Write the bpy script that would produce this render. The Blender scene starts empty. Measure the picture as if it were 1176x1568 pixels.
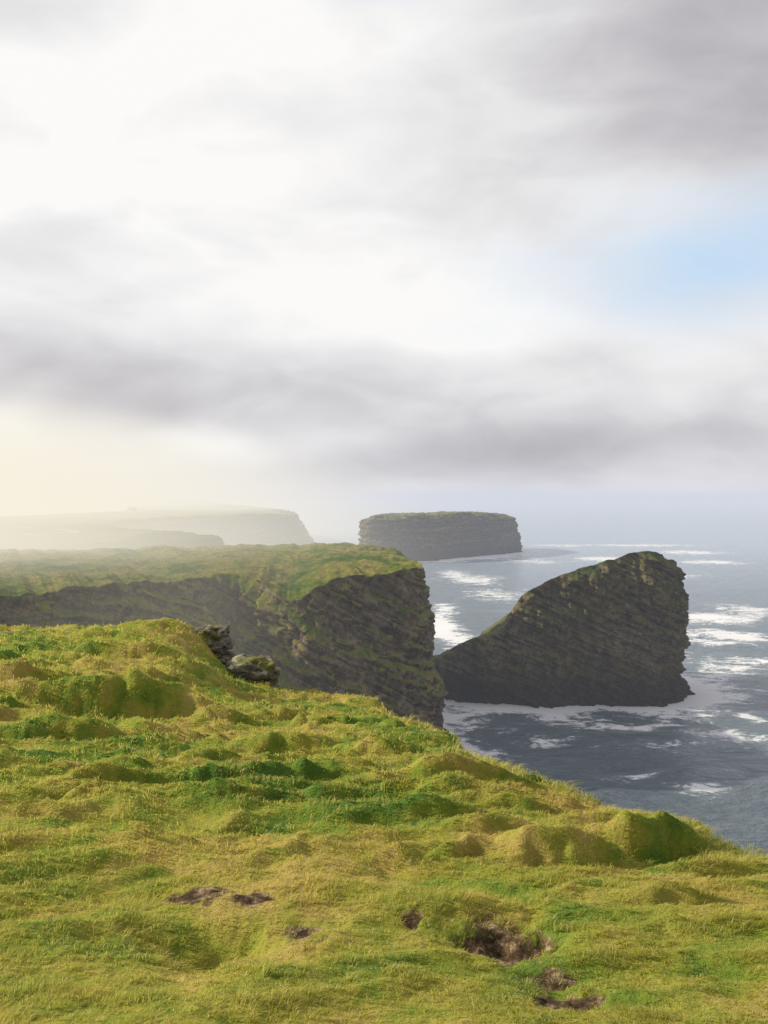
import bpy, math, numpy as np, time
from mathutils import Vector
T0=time.time()
rng=np.random.default_rng(7)
scene=bpy.context.scene
H=60.0; F=1500.0; PITCH=math.atan(22/1500)
# ---------------------------------------------------------------- helpers
def P(px,py,d):
    v=(px-588)/F; w=-(py-784)/F
    dy=math.cos(PITCH)+w*math.sin(PITCH); dz=-math.sin(PITCH)+w*math.cos(PITCH)
    k=d/dy
    return np.array([v*k,d,H+dz*k])
def _h(ix,iy,iz):
    n=(ix*374761393+iy*668265263+iz*1442695041)&0xffffffff
    n=((n^(n>>13))*1274126177)&0xffffffff
    n=(n^(n>>16))
    n=((n*2246822519)&0xffffffff); n^=(n>>15)
    return n/4294967295.0*2-1
def vn(x,y,z=0.0):
    x,y,z=np.broadcast_arrays(np.asarray(x,float),np.asarray(y,float),np.asarray(z,float))
    x0=np.floor(x);y0=np.floor(y);z0=np.floor(z)
    fx=x-x0;fy=y-y0;fz=z-z0
    s=lambda t:t*t*t*(t*(t*6-15)+10)
    fx=s(fx);fy=s(fy);fz=s(fz)
    x0=x0.astype(np.int64);y0=y0.astype(np.int64);z0=z0.astype(np.int64)
    r=0
    for a in (0,1):
        for b in (0,1):
            for c in (0,1):
                r=r+_h(x0+a,y0+b,z0+c)*(fx if a else 1-fx)*(fy if b else 1-fy)*(fz if c else 1-fz)
    return r
def fbm(x,y,z=0.0,o=4,g=0.5):
    r=0;a=1;t=0
    for i in range(o):
        f=2.03**i
        r=r+a*vn(x*f+17.3*i,y*f-9.1*i,np.asarray(z)*f+5.7*i);t+=a;a*=g
    return r/t
def pn(x,y,seed=0.0):
    """2D gradient noise, about -1..1"""
    x=np.asarray(x,float)+seed*13.7;y=np.asarray(y,float)-seed*7.9
    x,y=.8192*x-.5736*y,.5736*x+.8192*y
    x0=np.floor(x);y0=np.floor(y);fx=x-x0;fy=y-y0
    ix=x0.astype(np.int64);iy=y0.astype(np.int64)
    s=lambda t:t*t*t*(t*(t*6-15)+10)
    sx,sy=s(fx),s(fy);r=0
    for a in (0,1):
        for b in (0,1):
            an=_h(ix+a,iy+b,np.int64(11))*math.pi
            r=r+(np.cos(an)*(fx-a)+np.sin(an)*(fy-b))*(sx if a else 1-sx)*(sy if b else 1-sy)
    return r*1.5
def pf(x,y,seed=0.0,o=3,g=.5):
    r=0;a=1;t=0
    for i in range(o):
        r=r+a*pn(x*2.03**i,y*2.03**i,seed+i*1.7);t+=a;a*=g
    return r/t*1.25
def sstep(a,b,x):
    t=np.clip((x-a)/(b-a),0,1);return t*t*(3-2*t)
def make_mesh(name,verts,faces_list,mat,attrs=None,smooth=True):
    me=bpy.data.meshes.new(name)
    verts=np.asarray(verts,np.float32)
    me.vertices.add(len(verts)); me.vertices.foreach_set("co",verts.ravel())
    tot=sum(f.size for f in faces_list); nf=sum(len(f) for f in faces_list)
    me.loops.add(tot); me.polygons.add(nf)
    idx=np.concatenate([f.ravel() for f in faces_list]).astype(np.int32)
    sizes=np.concatenate([np.full(len(f),f.shape[1]) for f in faces_list])
    st=np.concatenate([[0],np.cumsum(sizes)[:-1]]).astype(np.int32)
    me.loops.foreach_set("vertex_index",idx)
    me.polygons.foreach_set("loop_start",st)
    me.polygons.foreach_set("use_smooth",np.full(nf,smooth))
    if attrs:
        for k,v in attrs.items():
            a=me.attributes.new(k,'FLOAT','POINT'); a.data.foreach_set("value",np.asarray(v,np.float32))
    me.update(calc_edges=True)
    me.materials.append(mat)
    ob=bpy.data.objects.new(name,me); scene.collection.objects.link(ob)
    return ob
def grid_faces(nr,nc,wrap=False,off=0):
    r=np.arange(nr-1)[:,None]; c=np.arange(nc if wrap else nc-1)[None,:]
    c2=(c+1)%nc
    a=r*nc+c;b=r*nc+c2;d=(r+1)*nc+c;e=(r+1)*nc+c2
    return np.stack([a,b,e,d],-1).reshape(-1,4)+off
def polydist(x,y,pl):
    best=np.full(x.shape,1e18);sg=np.zeros(x.shape)
    for i in range(len(pl)-1):
        ax,ay=pl[i];bx,by=pl[i+1]
        dx,dy=bx-ax,by-ay;L=dx*dx+dy*dy
        t=np.clip(((x-ax)*dx+(y-ay)*dy)/L,0,1)
        qx=x-(ax+t*dx);qy=y-(ay+t*dy);d=qx*qx+qy*qy
        m=d<best
        cr=dx*(y-ay)-dy*(x-ax)
        best=np.where(m,d,best);sg=np.where(m,np.sign(cr),sg)
    return np.sqrt(best),sg
def smooth_line(pts,n,closed=False):
    pts=np.array(pts,float)
    for _ in range(n):
        if closed:
            q=np.roll(pts,-1,0); pts=np.stack([.75*pts+.25*q,.25*pts+.75*q],1).reshape(-1,pts.shape[1])
        else:
            a=pts[:-1];b=pts[1:]
            m=np.stack([.75*a+.25*b,.25*a+.75*b],1).reshape(-1,pts.shape[1])
            pts=np.vstack([pts[:1],m[1:-1],pts[-1:]])
    return pts
# ---------------------------------------------------------------- node helper
class NT:
    def __init__(s,tree): s.t=tree; s.n=tree.nodes; s.l=tree.links; s.n.clear()
    def add(s,ty,**k):
        n=s.n.new(ty)
        for a,b in k.items():
            setattr(n,a,b)
        return n
    def put(s,sock,v):
        if hasattr(v,'is_output') : s.l.new(v,sock)
        elif v is not None: sock.default_value=v
    def math(s,op,a,b=None,c=None,clamp=False):
        n=s.add('ShaderNodeMath',operation=op,use_clamp=clamp)
        s.put(n.inputs[0],a)
        if b is not None:s.put(n.inputs[1],b)
        if c is not None:s.put(n.inputs[2],c)
        return n.outputs[0]
    def vmath(s,op,a,b=None):
        n=s.add('ShaderNodeVectorMath',operation=op); s.put(n.inputs[0],a)
        if b is not None:s.put(n.inputs[1],b)
        return n.outputs[0]
    def mix(s,f,a,b,bt='MIX'):
        n=s.add('ShaderNodeMix',data_type='RGBA',blend_type=bt); s.put(n.inputs[0],f)
        s.put(n.inputs[6],a if hasattr(a,'is_output') else (*a,1) if len(a)==3 else a)
        s.put(n.inputs[7],b if hasattr(b,'is_output') else (*b,1) if len(b)==3 else b)
        return n.outputs[2]
    def noise(s,vec,scale,detail=4,rough=.5,dist=0):
        n=s.add('ShaderNodeTexNoise'); s.put(n.inputs['Vector'],vec)
        n.inputs['Scale'].default_value=scale;n.inputs['Detail'].default_value=detail
        n.inputs['Roughness'].default_value=rough;n.inputs['Distortion'].default_value=dist
        return n.outputs[0]
    def ramp(s,f,stops,interp='LINEAR'):
        n=s.add('ShaderNodeValToRGB'); n.color_ramp.interpolation=interp
        e=n.color_ramp.elements
        while len(e)<len(stops): e.new(.5)
        for i,(p,c) in enumerate(stops):
            e[i].position=p; e[i].color=(*c,1) if hasattr(c,'__len__') else (c,c,c,1)
        s.put(n.inputs[0],f); return n.outputs[0]
    def step(s,f,a,b):
        n=s.add('ShaderNodeMapRange',interpolation_type='SMOOTHSTEP')
        s.put(n.inputs[0],f);n.inputs[1].default_value=a;n.inputs[2].default_value=b
        return n.outputs[0]
    def mapping(s,vec,scale=(1,1,1),rot=(0,0,0)):
        n=s.add('ShaderNodeMapping'); s.put(n.inputs[0],vec)
        n.inputs['Scale'].default_value=scale;n.inputs['Rotation'].default_value=rot
        return n.outputs[0]
    def attr(s,name):
        n=s.add('ShaderNodeAttribute',attribute_name=name);return n.outputs['Fac']
    def geo(s,o): return s.add('ShaderNodeNewGeometry').outputs[o]
    def bump(s,h,strength,dist,nrm=None):
        n=s.add('ShaderNodeBump');n.inputs['Strength'].default_value=strength
        n.inputs['Distance'].default_value=dist;s.put(n.inputs['Height'],h)
        if nrm is not None:s.put(n.inputs['Normal'],nrm)
        return n.outputs[0]
    def principled(s,col,rough,nrm=None,spec=.3,ior=None):
        n=s.add('ShaderNodeBsdfPrincipled');s.put(n.inputs['Base Color'],col if hasattr(col,'is_output') else (*col,1))
        s.put(n.inputs['Roughness'],rough);n.inputs['Specular IOR Level'].default_value=spec
        if ior:n.inputs['IOR'].default_value=ior
        if nrm is not None:s.put(n.inputs['Normal'],nrm)
        return n.outputs[0]
    def out(s,surf=None,vol=None):
        o=s.add('ShaderNodeOutputMaterial')
        if surf is not None:s.l.new(surf,o.inputs[0])
        if vol is not None:s.l.new(vol,o.inputs[1])
def newmat(name):
    m=bpy.data.materials.new(name);m.use_nodes=True;return m,NT(m.node_tree)
# ---------------------------------------------------------------- materials
def grass_colour(n,pos):
    a=n.noise(pos,.28,4,.6,.4); b=n.noise(pos,1.9,3,.6)
    k=n.math('ADD',n.math('MULTIPLY',a,.6),n.math('MULTIPLY',b,.4))
    return n.ramp(k,[(.39,(.12,.25,.04)),(.46,(.29,.38,.05)),(.52,(.50,.47,.08)),(.60,(.66,.49,.15))])
mat_blade,n=newmat('grass_blades')
pos=n.geo('Position'); col=grass_colour(n,pos)
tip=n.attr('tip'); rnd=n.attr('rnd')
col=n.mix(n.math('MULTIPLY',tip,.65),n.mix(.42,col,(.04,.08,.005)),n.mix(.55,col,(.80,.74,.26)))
col=n.mix(n.step(rnd,.80,.95),col,(.70,.54,.30))
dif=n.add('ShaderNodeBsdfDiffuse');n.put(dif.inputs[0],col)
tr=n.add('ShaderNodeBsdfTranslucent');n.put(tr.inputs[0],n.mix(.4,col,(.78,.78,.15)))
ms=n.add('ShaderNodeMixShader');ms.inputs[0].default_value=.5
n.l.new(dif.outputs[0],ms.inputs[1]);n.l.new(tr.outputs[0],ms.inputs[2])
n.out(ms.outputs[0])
mat_turf,n=newmat('turf_soil')
pos=n.geo('Position'); col=grass_colour(n,pos)
soil=n.attr('soil'); out_=n.attr('cliff')
sn=n.noise(pos,9,6,.7)
soilc=n.ramp(sn,[(.36,(.022,.014,.008)),(.5,(.095,.062,.035)),(.58,(.22,.155,.09)),(.66,(.42,.34,.19))])
rockc=n.ramp(n.noise(n.mapping(pos,(1,1,4)),.9,6,.65),[(.35,(.03,.026,.02)),(.5,(.1,.085,.06)),(.65,(.2,.17,.12))])
m1=n.step(n.math('ADD',soil,n.math('MULTIPLY',n.math('SUBTRACT',sn,.5),1.1)),.3,.5)
col=n.mix(.42,col,(.05,.08,.012))
col=n.mix(m1,col,soilc); col=n.mix(out_,col,rockc)
n.out(n.principled(col,.9,n.bump(n.noise(pos,14,5,.7),.9,.06),.1))
def rock_mat(name,bed,gz=(.5,.72),dark=1.0,moss=.5,fields=False,green=1.0,bed_s=.5,amp=1.0):
    m,n=newmat(name)
    pos=n.geo('Position')
    rp=n.mapping(pos,(1,1,1),(0,bed,0))
    st=n.noise(n.mapping(rp,(.05,.05,bed_s)),2.4,6,.7,.2)
    jo=n.noise(n.mapping(rp,(1,1,.10)),.6,6,.7,.2)
    fn=n.noise(pos,.6,7,.72)
    k=n.math('ADD',n.math('ADD',n.math('MULTIPLY',st,.48),n.math('MULTIPLY',jo,.26)),n.math('MULTIPLY',fn,.26))
    d=dark
    rc=n.ramp(k,[(.43,(.04*d,.028*d,.018*d)),(.48,(.17*d,.13*d,.085*d)),(.52,(.31*d,.24*d,.16*d)),(.575,(.56*d,.45*d,.32*d))])
    ms_=n.step(n.math('ADD',n.math('MULTIPLY',n.noise(pos,.10,6,.7),.6),n.math('MULTIPLY',st,.4)),.46,.56)
    rc=n.mix(n.math('MULTIPLY',ms_,moss),rc,n.mix(n.step(fn,.4,.6),(.16,.13,.025),(.44,.37,.09)))
    z=n.add('ShaderNodeSeparateXYZ');n.put(z.inputs[0],pos)
    wet=n.math('SUBTRACT',1.0,n.step(n.math('ADD',z.outputs[2],n.math('MULTIPLY',fn,-12)),-4,7))
    rc=n.mix(n.math('MULTIPLY',wet,.8),rc,(.035,.026,.018))
    nz=n.add('ShaderNodeSeparateXYZ');n.put(nz.inputs[0],n.geo('Normal'))
    gm=n.step(n.math('ADD',nz.outputs[2],n.math('MULTIPLY',n.math('SUBTRACT',fn,.5),.7)),*gz)
    gm=n.math('MULTIPLY',gm,n.step(z.outputs[2],6,14))
    ga=n.noise(n.mapping(pos,(1,.6,1)),.09,6,.65,.5)
    g=green
    gc=n.ramp(ga,[(.38,(.15*g,.28*g,.025)),(.46,(.36*g,.44*g,.05)),(.54,(.62*g,.52*g,.14)),(.64,(.28*g,.42*g,.05))])
    gb=n.noise(pos,.8,5,.7)
    gc=n.mix(n.math('MULTIPLY',n.step(gb,.50,.62),.42),gc,(.14,.12,.03))
    if fields:
        v=n.add('ShaderNodeTexVoronoi',feature='F1');v.inputs['Scale'].default_value=.010
        n.put(v.inputs['Vector'],n.mapping(pos,(1,.45,.01),(0,0,.35)))
        s=n.add('ShaderNodeSeparateColor');n.put(s.inputs[0],v.outputs['Color'])
        fc=n.ramp(s.outputs[0],[(.1,(.06,.13,.02)),(.35,(.30,.46,.08)),(.6,(.7,.66,.22)),(.8,(.11,.15,.04))],'CONSTANT')
        gc=n.mix(.85,gc,fc)
    col=n.mix(gm,rc,gc)
    b1=n.bump(k,1.0,5.0*amp); b2=n.bump(fn,.7,.9*amp,b1)
    n.out(n.principled(col,.88,b2,.12))
    return m
# ---------------------------------------------------------------- coastal bodies
def body(name,outline,spine,mat,M,NW,NC,profile,dispA,bed,zb=-3,topn=.5,seed=0,joint=1.0,smooth=2):
    o=smooth_line(outline,smooth,True)
    L=np.linalg.norm(np.roll(o,-1,0)[:,:2]-o[:,:2],axis=1)
    mid=.5*(np.roll(o,-1,0)[:,:2]+o[:,:2]); wt=L/np.linalg.norm(mid,axis=1)
    cs=np.concatenate([[0],np.cumsum(wt)]);t=np.linspace(0,cs[-1],M,endpoint=False)
    oo=np.vstack([o,o[:1]])
    c=np.stack([np.interp(t,cs,oo[:,k]) for k in range(oo.shape[1])],1)
    xy=c[:,:2];zt=c[:,2];fl=c[:,3]
    sp=np.array(spine,float);best=np.full(M,1e18);inn=np.zeros((M,3))
    for i in range(len(sp)-1):
        a,b=sp[i],sp[i+1];e=b-a
        tt=np.clip(((xy-a[:2])@e[:2])/(e[:2]@e[:2]),0,1);q=a+tt[:,None]*e
        dd=((q[:,:2]-xy)**2).sum(1);m=dd<best;best=np.where(m,dd,best);inn[m]=q[m]
    tg=np.roll(xy,-3,0)-np.roll(xy,3,0);tg/=np.linalg.norm(tg,axis=1)[:,None]+1e-9
    nr=np.stack([tg[:,1],-tg[:,0]],1)
    a=xy-xy.mean(0);b=np.roll(a,-1,0)
    sgn=np.sign((a[:,0]*b[:,1]-a[:,1]*b[:,0]).sum())
    nr*=sgn
    T=np.linspace(0,1,NW)
    zt=zt+fbm(xy[:,0]*.08,xy[:,1]*.08,seed,3)*topn*2+fbm(xy[:,0]*.4,xy[:,1]*.4,seed,3)*topn*1.5
    X=np.zeros((NW+NC,M));Y=X.copy();Z=X.copy()
    cb,sb=math.cos(bed),math.sin(bed)
    prof=np.interp(T,profile[0],profile[1])
    zz=zb+T[:,None]*(zt[None,:]-zb)
    x0=xy[None,:,0]+0*zz;y0=xy[None,:,1]+0*zz
    B=(-x0*sb+zz*cb)
    Bw=B+1.5*fbm(x0*.05,y0*.05,zz*.05,2)
    lay=np.tanh(2.5*vn(Bw*.33+seed,(x0+y0)*.01,seed))*.9+np.tanh(2.5*vn(Bw*.9+seed,(x0+y0)*.03,3.3))*.6+np.tanh(2*vn(Bw*2.2,(x0+y0)*.04,7.3))*.35
    jn=np.tanh(2.2*fbm(x0*.16*joint,y0*.16*joint,B*.03+seed,4,.6))
    bigc=fbm(x0*.06,y0*.06,zz*.03+seed+9,3)
    bl=vn(np.floor(x0*.5*joint+.6*vn(x0*.2,zz*.2,2))*1.37,np.floor(Bw*.45)*1.71,seed)
    fine=fbm(x0*.6,y0*.6,zz*.6,3)
    edge=sstep(1.0,.93,T)[:,None]*.8+.2
    off=prof[:,None]*fl[None,:]+dispA*(lay*.7+jn*1.5+bigc*2.0+fine*.8+bl*.7)*edge
    X[:NW]=x0+nr[None,:,0]*off;Y[:NW]=y0+nr[None,:,1]*off;Z[:NW]=zz+dispA*.3*fine*edge
    S=(np.linspace(0,1,NC+1)[1:])**1.7
    bx,by,bz=X[NW-1],Y[NW-1],Z[NW-1]
    X[NW:]=bx+(inn[:,0]-bx)*S[:,None];Y[NW:]=by+(inn[:,1]-by)*S[:,None]
    Z[NW:]=bz+(inn[:,2]-bz)*S[:,None]
    fade=np.minimum(1,S*12)[:,None]
    Z[NW:]+=fade*topn*(pf(X[NW:]*.05,Y[NW:]*.05,seed,4)*2.0+pf(X[NW:]*.22,Y[NW:]*.35,seed,3)*1.3)
    V=np.stack([X,Y,Z],-1).reshape(-1,3)
    f=grid_faces(NW+NC,M,True)
    if sgn<0:f=f[:,::-1]
    ob=make_mesh(name,V,[f],mat)
    return ob,np.stack([X[int(NW*.08)],Y[int(NW*.08)]],1)
BED=math.radians(24)
mat_stack=rock_mat('stack_rock',-BED,moss=.75,green=.7,dark=1.3,gz=(.40,.60))
mat_head=rock_mat('headland_rock',-BED*1.3,gz=(.36,.56),moss=.3,dark=1.4)
mat_isl=rock_mat('island_rock',0.03,moss=.4,dark=.8,green=.9,bed_s=.25,amp=2)
mat_far=rock_mat('coast_land',0.03,moss=.3,fields=True,bed_s=.25,amp=2)
stack_o=[(15.5,297,11,1),(24,291,17,1),(31.5,287,20,1),(37,286,24,1),(39,285,30.5,1),(42,285,33,1),(54,285,38.8,1),(67,285,42.4,1),(76,287,43.8,1),(81,288,44.0,1),(83,289,42.2,1),(87.0,292,41.4,1),(89.5,300,39,1),(89.5,306,36,1),(88,326,33,1),(72,338,32,1),(48,334,24,1),(26,316,12,1)]
stack,base_stack=body('sea_stack',stack_o,[(36,303,20),(46,305,28),(60,308,35),(75,306,39.5)],mat_stack,700,190,50,
    ([0,.05,.12,.2,.3,.42,.55,.75,.9,1],[3.4,3.8,3.0,.6,.2,1.8,2.6,2.0,1.2,0]),1.2,-BED,topn=.4,seed=3,smooth=1)
head_o=[(0.4,321,45,6),(5,284,43.3,6),(8.2,252,43.2,6),(9.8,236,42.9,6),(7.5,225,43.6,6),(-4,216,43.2,6),(-12.4,211,41.6,7),(-16.4,209,39,9),(-21,211,37,13),(-26,218,40,18),(-32,225,42.3,20),(-42,222,42.2,20),(-55,200,42.4,20),(-64,168,43,16),(-80,120,45,12),(-100,75,50,10),(-220,60,52,10),(-330,180,47,5),(-300,300,44,5),(-130,302,42.7,5),(-60,325,44,5)]
head,base_head=body('headland_cliff',head_o,[(-14,264,44.6),(-45,262,43.7),(-110,235,43.5),(-180,180,46),(-230,160,47)],mat_head,1700,170,150,
    ([0,.3,.6,.85,1],[1.2,.72,.36,.10,0]),1.2,-BED*1.3,topn=.5,seed=11)
isl_o=[(-17,925,42,6),(-14,905,42.5,6),(40,935,44,6),(45,945,44,8),(95,1010,44.5,6),(135,1060,42,10),(150,1120,38,10),(120,1180,42,6),(40,1100,42,6),(-10,990,42,6)]
island,base_isl=body('rocky_island',isl_o,[(15,975,44),(60,1030,44.5),(100,1090,44)],mat_isl,500,60,25,([0,.5,.8,.92,1],[1,.5,.3,.1,-.6]),2.2,.03,topn=.8,seed=21,joint=.5)
far_o=[(-85,505,37,8),(-105,620,37,8),(-230,760,38,8),(-250,950,39,8),(-190,1120,41,10),(-125,1180,41,18),(-108,1230,38,28),(-118,1290,41,20),(-160,1500,43,10),(-350,2100,47,10),(-800,4000,55,10),(-4000,4500,57,10),(-4000,500,50,10),(-500,430,42,8),(-250,440,39,8)]
far,base_far=body('coastal_farmland',far_o,[(-300,600,39),(-400,850,41),(-330,1250,42.5),(-420,1600,45),(-800,2300,50),(-2000,2900,56)],mat_far,1100,40,90,([0,.5,1],[1,.5,0]),1.5,.03,topn=.6,seed=31,joint=.4)
print('bodies',time.time()-T0)
# ---------------------------------------------------------------- foreground terrain
ctrl=[(0,1568,5.7),(300,1568,5.7),(588,1568,5.7),(900,1568,5.7),(1176,1568,5.7),
(0,1400,8),(300,1400,8),(588,1400,8),(900,1400,8),(1176,1420,7.5),
(0,1300,10),(400,1295,10.3),(800,1300,10),(1050,1300,10.2),(1176,1335,9.2),
(0,1200,14.5),(300,1205,14.5),(600,1205,14.5),(800,1205,14.8),(900,1228,13.4),
(0,1145,18.5),(150,1128,21.5),(300,1130,22),(450,1125,23),(600,1125,23),(680,1150,19.5),(760,1185,16.5),
(545,1066,37),(460,1070,37),(400,1068,34),(350,1064,31),(300,1068,28),(230,1068,25.5),(150,1066,25),(60,1047,25),(0,1042,25),
(280,1017,31),(200,1012,31),(100,1010,30),(0,1007,30),(335,1036,34),
(290,966,38),(200,964,38),(100,976,37),(0,980,36),(330,1000,39),(360,1055,39),(620,1107,27)]
cp=np.array([P(*c) for c in ctrl])
ext=np.array([(-60,0,58.5),(-60,40,55),(-60,75,51),(20,0,56.5),(20,40,50),(0,65,50),(0,-20,60),(-60,-20,61),(20,-20,59),(-100,80,50),(0,2.5,57.45),(-5,2.5,57.5),(5,2.5,57.3),(-25,20,56),(-25,36,55),(-14,10,57.2),(-30,55,52),(-12,50,52.5)])
cp=np.vstack([cp,ext])
def tps_fit(p,lam=.02):
    d=np.linalg.norm(p[:,None,:2]-p[None,:,:2],axis=2)+1e-9
    K=d*d*np.log(d)+lam*np.eye(len(p))*10
    Q=np.hstack([np.ones((len(p),1)),p[:,:2]])
    A=np.block([[K,Q],[Q.T,np.zeros((3,3))]])
    return np.linalg.solve(A,np.concatenate([p[:,2],[0,0,0]]))
W=tps_fit(cp)
def tbase(x,y):
    r=W[-3]+W[-2]*x+W[-1]*y
    for i,p in enumerate(cp):
        q=(x-p[0])**2+(y-p[1])**2+1e-12
        r=r+W[i]*.5*q*np.log(q)
    return r
def hit(px,py):
    d=np.linspace(3,55,1500)
    pts=P(px,py,1.0)-np.array([0,0,H])
    x=pts[0]*d;y=d;z=H+pts[2]*d
    f=z-tbase(x,y)
    k=np.where(f<0)[0]
    i=k[0] if len(k) else len(d)-1
    return x[i],y[i]
edge=smooth_line([(14,-30),(9,-5),(6.8,3),(5.2,7),(4.1,9.8),(3.75,11.9),(3.1,14.3),(2.5,16.5),(1.8,19.8),(1.2,25),(.6,31),(-.6,37),(-1.6,40),(-3.2,41.3),(-5,40.5),(-6.2,39.8),(-7.6,41),(-14,42),(-20,42),(-30,46),(-50,50),(-90,62),(-140,70)],2)
led=[(195,1088,2.0,.9,.75),(80,1145,1.3,.6,.40),(165,1190,.8,.35,.24),(235,1218,1.0,.3,.24),(400,1245,.55,.28,.26),(540,1120,1.7,.5,.34),(640,1125,1.0,.5,.26),(500,1205,.9,.3,.22),(700,1212,1.0,.4,.30),(690,1318,.24,.16,.13),(870,1318,.7,.28,.27),(985,1298,.55,.32,.30),(940,1240,.8,.3,.14),(430,1158,1.1,.4,.26),(650,1262,.7,.3,.2),(50,1050,1.7,.6,.45),(210,1010,1.8,.6,.36),(1040,1388,.45,.2,.12),(180,1285,.7,.2,.1),(560,1272,.7,.25,.15),(330,1110,1.0,.4,.24),(1080,1270,.4,.25,.1),(820,1250,.8,.3,.22),(300,1200,.7,.3,.2),(740,1290,.6,.25,.17),(260,1145,1.0,.35,.24),(120,1240,.8,.25,.16),(1100,1330,.5,.25,.12),(600,1170,1.2,.35,.22),(370,1180,.8,.3,.2)]
ledw=[(*hit(a,b),c,d_,e) for a,b,c,d_,e in led]
soils=[(300,1388,.34,.14,.05,1.0),(320,1450,.36,.26,.24,.25),(385,1402,.18,.08,.03,.8),(770,1440,.38,.32,.24,.85),(835,1490,.20,.12,.06,.65),(870,1525,.24,.2,.10,.85),(630,1420,.14,.12,.04,.75),(470,1440,.22,.16,.05,.65)]
soilw=[(*hit(a,b),c,d_,e,f) for a,b,c,d_,e,f in soils]
def soilmask(x,y):
    s=np.zeros(np.shape(x));h=0
    wx=x+.20*pf(x*3,y*3,2.2,4,.6);wy=y+.16*pf(x*3,y*3,8.2,4,.6)
    for a,b,c,d_,e,f in soilw:
        g=np.exp(-(((wx-a)/c)**2+((wy-b)/(d_*1.5))**2)**1.1)
        s=np.maximum(s,g*f);h=h-g*e
    return s,h
def terrain(x,y):
    z=tbase(x,y)
    dist=np.maximum(y,1)
    wx=x+.5*pf(x*.5,y*.5,1.1,3);wy=y+.5*pf(x*.5,y*.5,4.1,3)
    amp=sstep(5,14,dist)
    n1=pf(wx*.36,wy*.7,0.5,3)
    n2=pf(wx*.6+.35*wy,wy*1.4,3.5,2)
    n3=pf(wx*1.9+wy,wy*4.0,6.5,3)
    n4=pn(wx*6,wy*8,2.5)
    r=1-np.abs(pn(wx*.4+.25*wy,wy*1.05,9.5));r2=1-np.abs(pn(wx*.9+.5*wy,wy*2.5,5.5))
    z=z+n1*(.10+.15*amp)+np.maximum(n2,-.3)*(.05+.09*amp)+n3*(.03+.03*amp)+n4*.012+(r**3)*(.04+.15*amp)+(r2**3)*(.03+.06*amp)
    lx_=x+.30*pf(x*1.0,y*1.0,8.8,3);ly_=y+.22*pf(x*1.4,y*1.4,2.8,3)
    for a,b,c,d_,e in ledw:
        ox=(lx_-a)/c;g=np.exp(-ox*ox)
        v=(ly_-b-.12*(x-a))/d_
        z=z+e*g*(np.exp(-((v-.35)/.6)**2)-.8*np.exp(-((v+.5)/.4)**2))
    s,h=soilmask(x,y)
    z=z+h
    ex=x+.35*pf(x*.8,y*.8,3.3,3);ey=y+.5*pf(x*.8,y*.8,7.3,3)
    dd,sg=polydist(ex,ey,edge)
    sd=-dd*sg
    z=z-.30*np.exp(np.minimum(sd,0)/.9)
    o=np.maximum(sd,0)
    rock=fbm(x*.5,y*.5,z*0,4)*np.minimum(o,2)*.9
    z=z-o*(1.0+3.2*sstep(0,1.5,o))+rock
    return z,s,sd
l0,l1=math.log(2.5),math.log(75)
NR=620;NCc=900
rows=np.concatenate([np.linspace(-4,2.4,20),np.exp(np.linspace(l0,l1,NR))])
U0,U1=-1.25,1.0
uu=np.linspace(U0,U1,NCc)
Xg=uu[None,:]*(np.abs(rows[:,None])*.85+5);Yg=np.repeat(rows[:,None],NCc,1)
Zg,Sg,SDg=terrain(Xg,Yg)
Zg=np.maximum(Zg,-4)
make_mesh('grassy_clifftop',np.stack([Xg,Yg,Zg],-1).reshape(-1,3),[grid_faces(len(rows),NCc)],mat_turf,
    {'soil':Sg.ravel(),'cliff':sstep(.5,2.2,SDg).ravel()})
def lookup(x,y):
    r=20+(np.log(np.maximum(y,2.51))-l0)/(l1-l0)*(NR-1)
    c=(x/(np.abs(y)*.85+5)-U0)/(U1-U0)*(NCc-1)
    r=np.clip(r,0,len(rows)-1.001);c=np.clip(c,0,NCc-1.001)
    i=r.astype(int);j=c.astype(int);a=r-i;b=c-j
    f=lambda G:(G[i,j]*(1-a)*(1-b)+G[i+1,j]*a*(1-b)+G[i,j+1]*(1-a)*b+G[i+1,j+1]*a*b)
    return f(Zg),f(Sg),f(SDg)
print('terrain',time.time()-T0)
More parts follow.
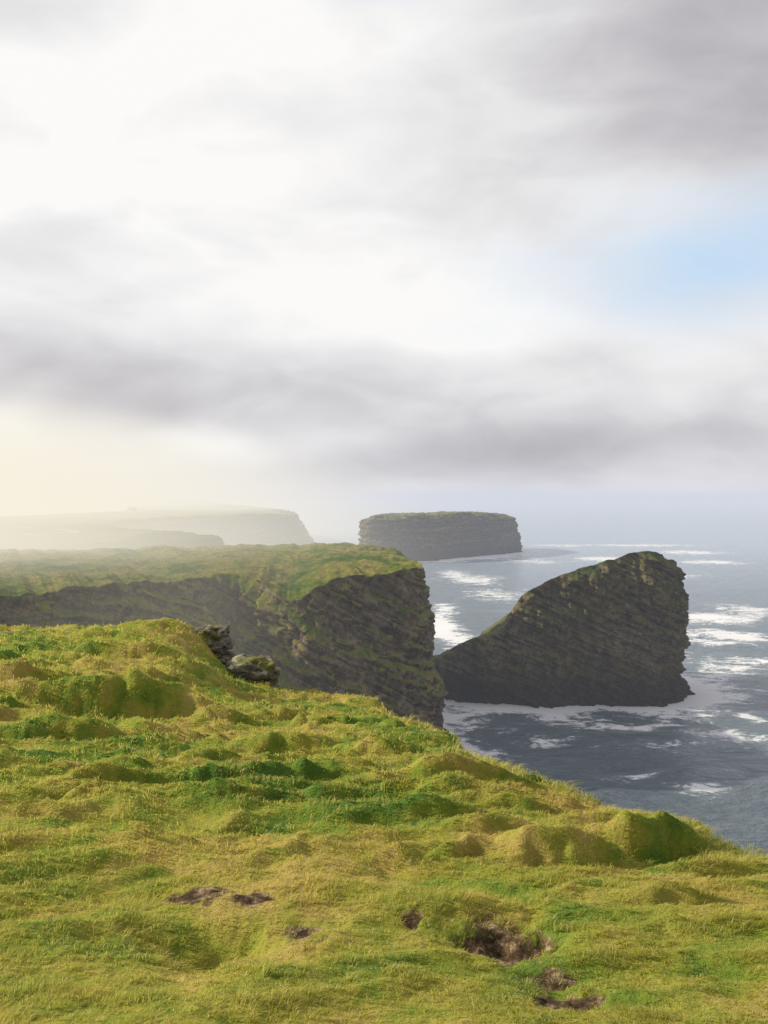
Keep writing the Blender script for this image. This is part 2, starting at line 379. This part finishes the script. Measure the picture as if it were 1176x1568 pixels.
# ---------------------------------------------------------------- grass blades
def blades(N,dmin,dmax,h0,w0,scalepow):
    d=dmin*np.exp(rng.random(N)*math.log(dmax/dmin))
    u=rng.uniform(-.60,.52,N)
    x=u*(d+1.0);y=d
    cl=pn(x*6,y*6,1.5)
    gs=.11*np.maximum(1,d/9)
    cxk=np.round(x/gs);cyk=np.round(y/gs)
    hx=_h(cxk.astype(np.int64),cyk.astype(np.int64),np.int64(3))*.4;hy=_h(cxk.astype(np.int64),cyk.astype(np.int64),np.int64(9))*.4
    tx=(cxk+hx)*gs;ty=(cyk+hy)*gs
    pull=.35
    ox,oy=x-tx,y-ty
    x=x-ox*pull;y=y-oy*pull
    z,s,sd=lookup(x,y)
    s=s+.25*pn(x*12,y*12,4)*(s>.05)
    keep=(s<.36+.35*(rng.random(N)-.5))&(sd<1.3+rng.normal(size=N)*.4)
    x,y,z,d,cl,sd,ox,oy,gs=[a[keep] for a in (x,y,z,d,cl,sd,ox,oy,gs)];n_=len(x)
    sc=(d/8.0)**scalepow
    tall=.45+.5*sstep(-.5,.7,pn(x*.9,y*1.4,12.5))+.8*sstep(0,.8,pn(x*2.0,y*2.6,2.5))
    tall*=(.75+.35*cl)*(1+.9*np.exp(-(sd/.6)**2))
    hh=h0*tall*(.55+.9*rng.random(n_))*np.maximum(1,sc)**.55
    ww=w0*np.maximum(.6,sc)*(.7+.6*rng.random(n_))
    wind=pf(x*.5,y*.5,5.5,2)
    ang=-.6+wind*1.8+rng.normal(size=n_)*.7
    lean=.4+.5*rng.random(n_)
    lx=np.cos(ang)*lean+ox/gs*.8;ly=np.sin(ang)*lean+oy/gs*.8
    fa=rng.random(n_)*math.pi
    fx=np.cos(fa)*ww*.5;fy=np.sin(fa)*ww*.5
    b=np.stack([x,y,z-.01],1);side=np.stack([fx,fy,0*fx],1)
    m=b+np.stack([lx*hh*.35,ly*hh*.35,hh*.55],1)
    t=b+np.stack([lx*hh*1.05,ly*hh*1.05,hh*(.9-.35*lean)],1)
    V=np.stack([b-side,b+side,m+side*.75,m-side*.75,t],1).reshape(-1,3)
    i=np.arange(n_)*5
    q=np.stack([i,i+1,i+2,i+3],1);tr_=np.stack([i+3,i+2,i+4],1)
    rr=rng.random(n_);rr=np.where((sd>-.6)&(rng.random(n_)<.25),.97,rr)
    tip=np.tile([0,0,.5,.5,1.0],n_);r_=np.repeat(rr,5)
    return V,q,tr_,tip,r_
A=blades(370000,3.6,14,.085,.0062,.8)
B_=blades(250000,12,46,.095,.0075,.85)
off=len(A[0])
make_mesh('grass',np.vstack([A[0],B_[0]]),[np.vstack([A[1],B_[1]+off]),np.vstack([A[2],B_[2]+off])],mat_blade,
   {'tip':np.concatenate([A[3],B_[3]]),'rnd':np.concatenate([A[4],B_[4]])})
print('grass',time.time()-T0)
# ---------------------------------------------------------------- rock outcrops
mat_out,n=newmat('lichen_rock')
pos=n.geo('Position')
k=n.noise(n.mapping(pos,(1,1,3),(0,.4,0)),1.6,8,.7)
c=n.ramp(k,[(.36,(.04,.035,.027)),(.48,(.20,.18,.14)),(.60,(.48,.44,.36))])
c=n.mix(n.step(n.noise(pos,1.1,5,.7),.5,.6),c,(.22,.23,.06))
n.out(n.principled(c,.9,n.bump(k,1,.3),.15))
def outcrop(px,py,d,sx,sy,sz,seed):
    import bmesh
    bm=bmesh.new();bmesh.ops.create_icosphere(bm,subdivisions=6,radius=1)
    V=np.array([v.co[:] for v in bm.verts]);c=P(px,py,d)
    r=np.maximum(np.abs(V).max(1),.001);V=V*(.55+.45/r[:,None]*.8)
    b=V[:,2]*.9+V[:,0]*.35
    k=1+.30*fbm(V[:,0]*1.6,V[:,1]*1.6,V[:,2]*1.6+seed,4,.6)+.11*np.tanh(3*vn(b*5+seed,V[:,0]*.5,1))+.06*fbm(V[:,0]*7,V[:,1]*7,V[:,2]*9+seed,3)
    V=V*k[:,None]*np.array([sx,sy,sz])+c
    for v,p in zip(bm.verts,V):v.co=p
    me=bpy.data.meshes.new('rock_outcrop');bm.to_mesh(me);bm.free();me.materials.append(mat_out)
    for p in me.polygons:p.use_smooth=True
    ob=bpy.data.objects.new('rock_outcrop',me);scene.collection.objects.link(ob)
outcrop(314,984,38.0,.95,1.0,.65,1)
outcrop(374,1046,36.6,1.25,1.2,.95,2)
outcrop(30,985,35.6,1.1,.9,.4,3)
outcrop(340,1020,38.2,.7,.9,.65,4)
outcrop(100,976,37.2,.5,.5,.25,5)
# ---------------------------------------------------------------- sea
def seapt(px,py):
    d=H*F/(py-762);p=P(px,py,d);return p[0],d
ys=np.concatenate([[-4000,-600,-50,30],np.arange(50,420,1.4),420*np.exp(np.linspace(0,math.log(70000/420),330))])
us=np.linspace(-1.6,1.6,700)
Xs=us[None,:]*(np.abs(ys[:,None])+60);Ys=np.repeat(ys[:,None],len(us),1)
foam=np.zeros(Xs.shape)
def ringfoam(line,w,a,nseg):
    global foam
    l=np.vstack([line,line[:1]]);l=l[np.linspace(0,len(l)-1,nseg).astype(int)]
    R=w*5
    m=(Xs>l[:,0].min()-R)&(Xs<l[:,0].max()+R)&(Ys>l[:,1].min()-R)&(Ys<l[:,1].max()+R)
    x,y=Xs[m],Ys[m]
    d,_=polydist(x,y,l)
    wob=.6+.9*(fbm(x*.05,y*.05,3,3)+.5)
    foam[m]=np.maximum(foam[m],a*np.exp(-(d/(w*np.maximum(wob,.2)))**1.3))
ringfoam(base_stack,11,1.6,110);ringfoam(base_isl,28,1.3,60);ringfoam(base_head[:len(base_head)//2],11,1.4,90)
for px,py,w,h,a in [(1100,946,75,9,1.2),(1120,972,70,10,1.1),(1085,985,50,7,.9),(930,856,55,5,1),(1060,846,70,4,.9),(1090,861,60,4,1),(690,965,35,26,1.3),(685,935,25,14,1),(730,888,50,9,.9),(700,880,40,10,.8),(1095,1062,50,9,.9),(1100,1120,60,9,.9),(1165,1098,30,8,1),(1045,1215,50,9,.7),(710,1085,45,14,.9),(960,1108,110,6,.9),(830,1085,120,8,1.2),(1080,1035,60,9,.9),(730,852,90,6,1),(1150,935,60,12,.8),(960,1190,60,6,.5),(880,1185,40,5,.5),(1120,1190,40,7,.5),(980,835,120,3,.8),(1000,880,120,6,.6),(1130,1010,60,8,.8),(860,835,70,3,.7),(820,860,60,5,.7),(720,820,60,3,.5),(1100,1020,80,20,.8),(800,1130,80,10,.6),(1000,1140,160,10,.55),(760,910,60,12,.7)]:
    cx,cy=seapt(px,py);x1,_=seapt(px+w,py);_,y1=seapt(px,py-h)
    rx,ry=abs(x1-cx),abs(y1-cy)
    m=(np.abs(Xs-cx)<3*rx+20)&(np.abs(Ys-cy)<3*ry+30);x,y=Xs[m],Ys[m]
    wx=x+8*fbm(x*.03,y*.03,1,3);wy=y+14*fbm(x*.03,y*.03,6,3)
    foam[m]=np.maximum(foam[m],a*np.exp(-((wx-cx)/rx)**2-((wy-cy)/ry)**2))
swell=(fbm(Xs*.035,Ys*.07,2,3)*1.1)*np.exp(-np.abs(Ys)/900)
mat_sea,n=newmat('sea_water')
pos=n.geo('Position')
w1=n.noise(n.mapping(pos,(1,1.6,1),(0,0,.3)),.11,5,.6,.4)
w2=n.noise(n.mapping(pos,(1,1.7,1),(0,0,-.25)),.55,5,.65,.3)
hgt=n.math('ADD',n.math('MULTIPLY',w1,2.2),n.math('MULTIPLY',w2,.9))
bm_=n.bump(hgt,1.0,1.6)
fo=n.attr('foam')
f1=n.noise(n.mapping(pos,(1,1.3,1),(0,0,.15)),.10,9,.72,1.2)
f2=n.noise(pos,.6,6,.7,.8)
fs=n.math('ADD',n.math('MULTIPLY',f1,.7),n.math('MULTIPLY',f2,.3))
thr=n.math('SUBTRACT',.62,n.math('MULTIPLY',fo,.25))
fm=n.step(n.math('SUBTRACT',fs,thr),0.0,.10)
base=n.mix(n.step(f1,.35,.7),(.12,.165,.20),(.18,.235,.28))
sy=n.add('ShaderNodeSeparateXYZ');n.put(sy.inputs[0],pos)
base=n.mix(n.step(sy.outputs[1],250,1300),base,n.mix(f1,(.34,.44,.55),(.44,.54,.64)))  # paler offshore: brightness of sunlit haze put into the water's base colour
base=n.mix(n.math('MULTIPLY',fo,.4,clamp=True),base,(.32,.40,.44))
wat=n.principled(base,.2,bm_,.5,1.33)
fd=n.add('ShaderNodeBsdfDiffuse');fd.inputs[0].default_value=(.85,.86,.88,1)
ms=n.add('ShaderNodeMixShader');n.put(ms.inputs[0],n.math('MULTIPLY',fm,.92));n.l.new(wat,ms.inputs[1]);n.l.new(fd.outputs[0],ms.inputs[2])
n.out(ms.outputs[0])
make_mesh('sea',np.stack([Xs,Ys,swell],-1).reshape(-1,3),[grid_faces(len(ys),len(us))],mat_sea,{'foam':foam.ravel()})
print('sea',time.time()-T0)
# ---------------------------------------------------------------- road + cottage on the far land
from mathutils.bvhtree import BVHTree
me=far.data
bv=BVHTree.FromPolygons([v.co[:] for v in me.vertices],[tuple(p.vertices) for p in me.polygons])
def gz(x,y):
    h=bv.ray_cast(Vector((x,y,300)),Vector((0,0,-1)));return h[0].z if h[0] else 40
def road():
    pts=smooth_line([(-330,470),(-260,520),(-215,560),(-190,600),(-205,650),(-260,700),(-330,760),(-380,900),(-360,1050),(-330,1300)],3)
    V=[];f=[]
    for i,p in enumerate(pts):
        q=pts[min(i+1,len(pts)-1)]-pts[max(i-1,0)];q=q/np.linalg.norm(q);nn=np.array([q[1],-q[0]])
        for s in (-3,3):
            a=p+nn*s;V.append((a[0],a[1],gz(a[0],a[1])+.35))
        if i:k=2*i;f.append((k-2,k-1,k+1,k))
    m,n=newmat('pale_gravel');pos=n.geo('Position')
    n.out(n.principled(n.ramp(n.noise(pos,.3,5,.6),[(.3,(.3,.28,.25)),(.7,(.5,.48,.44))]),.9))
    make_mesh('coast_road',V,[np.array(f)],m)
road()
def cottage(x,y,rot,s=1.0):
    e=bpy.data.objects.new('white_cottage',None);scene.collection.objects.link(e)
    e.location=(x,y,gz(x,y)-.2);e.rotation_euler[2]=rot
    def mm(nm,c):
        m,n=newmat(nm);pos=n.geo('Position');k=n.noise(pos,.8,4,.6)
        n.out(n.principled(n.mix(n.math('MULTIPLY',k,.4),c,tuple(v*.6 for v in c)),.8));return m
    wm=mm('whitewash',(.8,.8,.78));rm=mm('slate',(.09,.09,.1));gm=mm('window_glass',(.03,.04,.05))
    L,Wd,h,rg=7*s,3.5*s,3.2*s,5.6*s
    def part(nm,V,Fs,m):
        me=bpy.data.meshes.new(nm);me.from_pydata(V,[],Fs);me.materials.append(m)
        o=bpy.data.objects.new(nm,me);scene.collection.objects.link(o);o.parent=e
    V=[(-L,-Wd,0),(L,-Wd,0),(L,Wd,0),(-L,Wd,0),(-L,-Wd,h),(L,-Wd,h),(L,Wd,h),(-L,Wd,h),(-L,0,rg),(L,0,rg)]
    part('walls',V,[(0,1,5,4),(2,3,7,6),(1,2,6,9,5),(3,0,4,8,7)],wm)
    q=.4
    part('roof',[(-L-q,-Wd-q,h-.2),(L+q,-Wd-q,h-.2),(L+q,0,rg+.1),(-L-q,0,rg+.1),(-L-q,Wd+q,h-.2),(L+q,Wd+q,h-.2)],[(0,1,2,3),(3,2,5,4)],rm)
    def box(nm,x0,x1,y0,y1,z0,z1,m):
        part(nm,[(a,b,c) for a in(x0,x1) for b in(y0,y1) for c in(z0,z1)],[(0,1,3,2),(4,6,7,5),(0,4,5,1),(2,3,7,6),(0,2,6,4),(1,5,7,3)],m)
    box('chimney_1',-L+.1,-L+1.2,-.5,.5,rg-.6,rg+1.2,wm);box('chimney_2',L-1.2,L-.1,-.5,.5,rg-.6,rg+1.2,wm)
    for i,a in enumerate((-4.5,-2,2.6,4.9)):box('window_%d'%(i+1),a*s-.6,a*s+.6,-Wd-.03,-Wd+.05,1.2*s,2.4*s,gm)
    box('door',-.1*s,1.1*s,-Wd-.03,-Wd+.05,0,2.3*s,gm)
cottage(-303,1180,1.3,1.0)
# ---------------------------------------------------------------- mist
def mist(name,loc,rad,sigma,colr,box=False):
    import bmesh
    bm=bmesh.new()
    if box:bmesh.ops.create_cube(bm,size=2)
    else:bmesh.ops.create_icosphere(bm,subdivisions=4,radius=1)
    me=bpy.data.meshes.new(name);bm.to_mesh(me);bm.free()
    for p in me.polygons:p.use_smooth=not box
    m,n=newmat(name)
    ab=n.add('ShaderNodeVolumeAbsorption');ab.inputs[0].default_value=(0,0,0,1)
    em=n.add('ShaderNodeEmission');em.inputs[0].default_value=(*colr,1)  # emission stands in for daylight scattered by the mist
    if box:
        ab.inputs[1].default_value=sigma;em.inputs[1].default_value=sigma
    else:
        tc=n.add('ShaderNodeTexCoord').outputs['Object']
        ln=n.add('ShaderNodeVectorMath',operation='LENGTH');n.put(ln.inputs[0],tc)
        r2=n.math('MULTIPLY',ln.outputs['Value'],ln.outputs['Value'])
        q=n.math('MAXIMUM',n.math('SUBTRACT',1.0,r2),0.0)
        d=n.math('MULTIPLY',n.math('MULTIPLY',q,q),sigma)
        n.put(ab.inputs[1],d);n.put(em.inputs[1],d)
    ad=n.add('ShaderNodeAddShader');n.l.new(ab.outputs[0],ad.inputs[0]);n.l.new(em.outputs[0],ad.inputs[1])
    n.out(None,ad.outputs[0]);me.materials.append(m)
    ob=bpy.data.objects.new(name,me);ob.location=loc;ob.scale=rad;scene.collection.objects.link(ob)
mist('sea_haze',(0,15060,40),(30000,15000,50),.00027,(.66,.69,.78),True)
mist('mist',(-780,1250,10),(980,1080,190),.0050,(.98,.93,.82))
mist('mist',(-220,270,38),(255,210,75),.0150,(.96,.89,.71))
# ---------------------------------------------------------------- sky
SUN_AZ=math.radians(-82); SUN_EL=math.radians(28)
sd=Vector((math.sin(SUN_AZ)*math.cos(SUN_EL),math.cos(SUN_AZ)*math.cos(SUN_EL),math.sin(SUN_EL)))
w=bpy.data.worlds.new('World');scene.world=w;w.use_nodes=True
n=NT(w.node_tree)
sky=n.add('ShaderNodeTexSky',sky_type='NISHITA',sun_disc=False,sun_elevation=SUN_EL,sun_rotation=SUN_AZ)
bg1=n.add('ShaderNodeBackground');n.l.new(sky.outputs[0],bg1.inputs[0]);bg1.inputs[1].default_value=.13
tc=n.add('ShaderNodeTexCoord').outputs['Generated']
wn=n.add('ShaderNodeTexNoise');n.put(wn.inputs['Vector'],n.mapping(tc,(1,1,1.6)));wn.inputs['Scale'].default_value=3.2;wn.inputs['Detail'].default_value=3;wn.inputs['Roughness'].default_value=.45
wv=n.vmath('SUBTRACT',wn.outputs['Color'],(.5,.5,.5))
sc=n.add('ShaderNodeVectorMath',operation='SCALE');n.put(sc.inputs[0],wv);sc.inputs['Scale'].default_value=.13
dv=n.vmath('ADD',tc,sc.outputs[0])
s3=n.add('ShaderNodeSeparateXYZ');n.put(s3.inputs[0],dv)
az=n.math('ARCTAN2',s3.outputs[0],s3.outputs[1])
hz=n.math('SQRT',n.math('ADD',n.math('POWER',s3.outputs[0],2.0),n.math('POWER',s3.outputs[1],2.0)))
el=n.math('ARCTAN2',s3.outputs[2],hz)
def gauss(px,py,rx,ry,amp,rot=0):
    a0=math.atan((px-588)/F);e0=math.atan((762-py)/F)
    sx,sy=rx/F,ry/F
    dx=n.math('SUBTRACT',az,a0);dy=n.math('SUBTRACT',el,e0)
    if rot:
        c,s=math.cos(rot),math.sin(rot)
        dx2=n.math('ADD',n.math('MULTIPLY',dx,c),n.math('MULTIPLY',dy,s))
        dy=n.math('SUBTRACT',n.math('MULTIPLY',dy,c),n.math('MULTIPLY',dx,s));dx=dx2
    q=n.math('ADD',n.math('POWER',n.math('MULTIPLY',dx,1/sx),2.0),n.math('POWER',n.math('MULTIPLY',dy,1/sy),2.0))
    return n.math('MULTIPLY',n.math('EXPONENT',n.math('MULTIPLY',q,-1.0)),amp)
front=n.math('EXPONENT',n.math('MULTIPLY',n.math('POWER',n.math('MULTIPLY',n.math('ADD',az,.5),1/1.25),4.0),-1.0))
val=n.math('ADD',.48,n.math('MULTIPLY',front,.40))
val=n.math('SUBTRACT',val,n.math('MULTIPLY',n.step(el,.6,1.15),.14))
for g in [(1050,60,420,170,-.26,-.25),(200,100,330,110,.12,.3),(900,230,400,60,-.06,.2),(100,420,350,50,-.08,.1),(450,400,500,70,.10,-.1),(640,500,400,35,.12,-.08),
          (150,560,420,55,-.14,0),(600,590,520,60,-.12,0),(640,710,420,60,-.19,0),(1000,710,450,60,-.19,0),(1050,590,200,35,.06,.1),
          (20,690,70,28,.16,0),(330,672,75,22,.22,0),(120,730,250,35,.08,0),(200,630,300,30,-.10,0),(200,300,500,60,.06,.15),(60,20,160,60,-.10,.4),(650,40,200,40,.06,.5)]:
    val=n.math('ADD',val,gauss(*g))
nz=n.noise(n.mapping(tc,(1,1,2.6),(0,.15,0)),3.4,5,.5,.6)
nz2=n.noise(n.mapping(tc,(1,1,2.4),(.3,-.25,0)),8.0,4,.5,.4)
val=n.math('ADD',val,n.math('MULTIPLY',n.math('SUBTRACT',nz,.5),.34))
val=n.math('ADD',val,n.math('MULTIPLY',n.math('SUBTRACT',nz2,.5),.36))
cc=n.ramp(val,[(.1,(.10,.105,.12)),(.35,(.36,.355,.38)),(.6,(.58,.565,.59)),(.78,(.79,.78,.79)),(.97,(.97,.96,.95))])
gap=n.math('ADD',gauss(1110,400,280,110,1.15,.1),gauss(560,5,90,25,.5,0))
gap=n.math('ADD',gap,n.math('MULTIPLY',n.math('SUBTRACT',nz2,.5),.9))
gapf=n.step(gap,.1,1.45)
skc=n.mix(gapf,cc,(.60,.79,1.0))
bg2=n.add('ShaderNodeBackground');n.put(bg2.inputs[0],skc);bg2.inputs[1].default_value=1.0
mx=n.add('ShaderNodeMixShader');n.put(mx.inputs[0],n.math('MULTIPLY',gapf,.2));n.l.new(bg2.outputs[0],mx.inputs[1]);n.l.new(bg1.outputs[0],mx.inputs[2])
wo=n.add('ShaderNodeOutputWorld');n.l.new(mx.outputs[0],wo.inputs[0])
sl=bpy.data.lights.new('sun','SUN');sl.energy=5;sl.angle=math.radians(.8);sl.color=(1,.90,.72)
so=bpy.data.objects.new('sun',sl);scene.collection.objects.link(so)
so.rotation_euler=(-sd).to_track_quat('-Z','Y').to_euler()
cam=bpy.data.cameras.new('camera');co=bpy.data.objects.new('camera',cam);scene.collection.objects.link(co)
co.location=(0,0,H);co.rotation_euler=(math.pi/2-PITCH,0,0)
cam.sensor_fit='VERTICAL';cam.sensor_height=24;cam.lens=24*F/1568
cam.clip_start=.1;cam.clip_end=100000
scene.camera=co
scene.view_settings.view_transform='Standard';scene.view_settings.look='None';scene.view_settings.exposure=0
print('total',time.time()-T0)
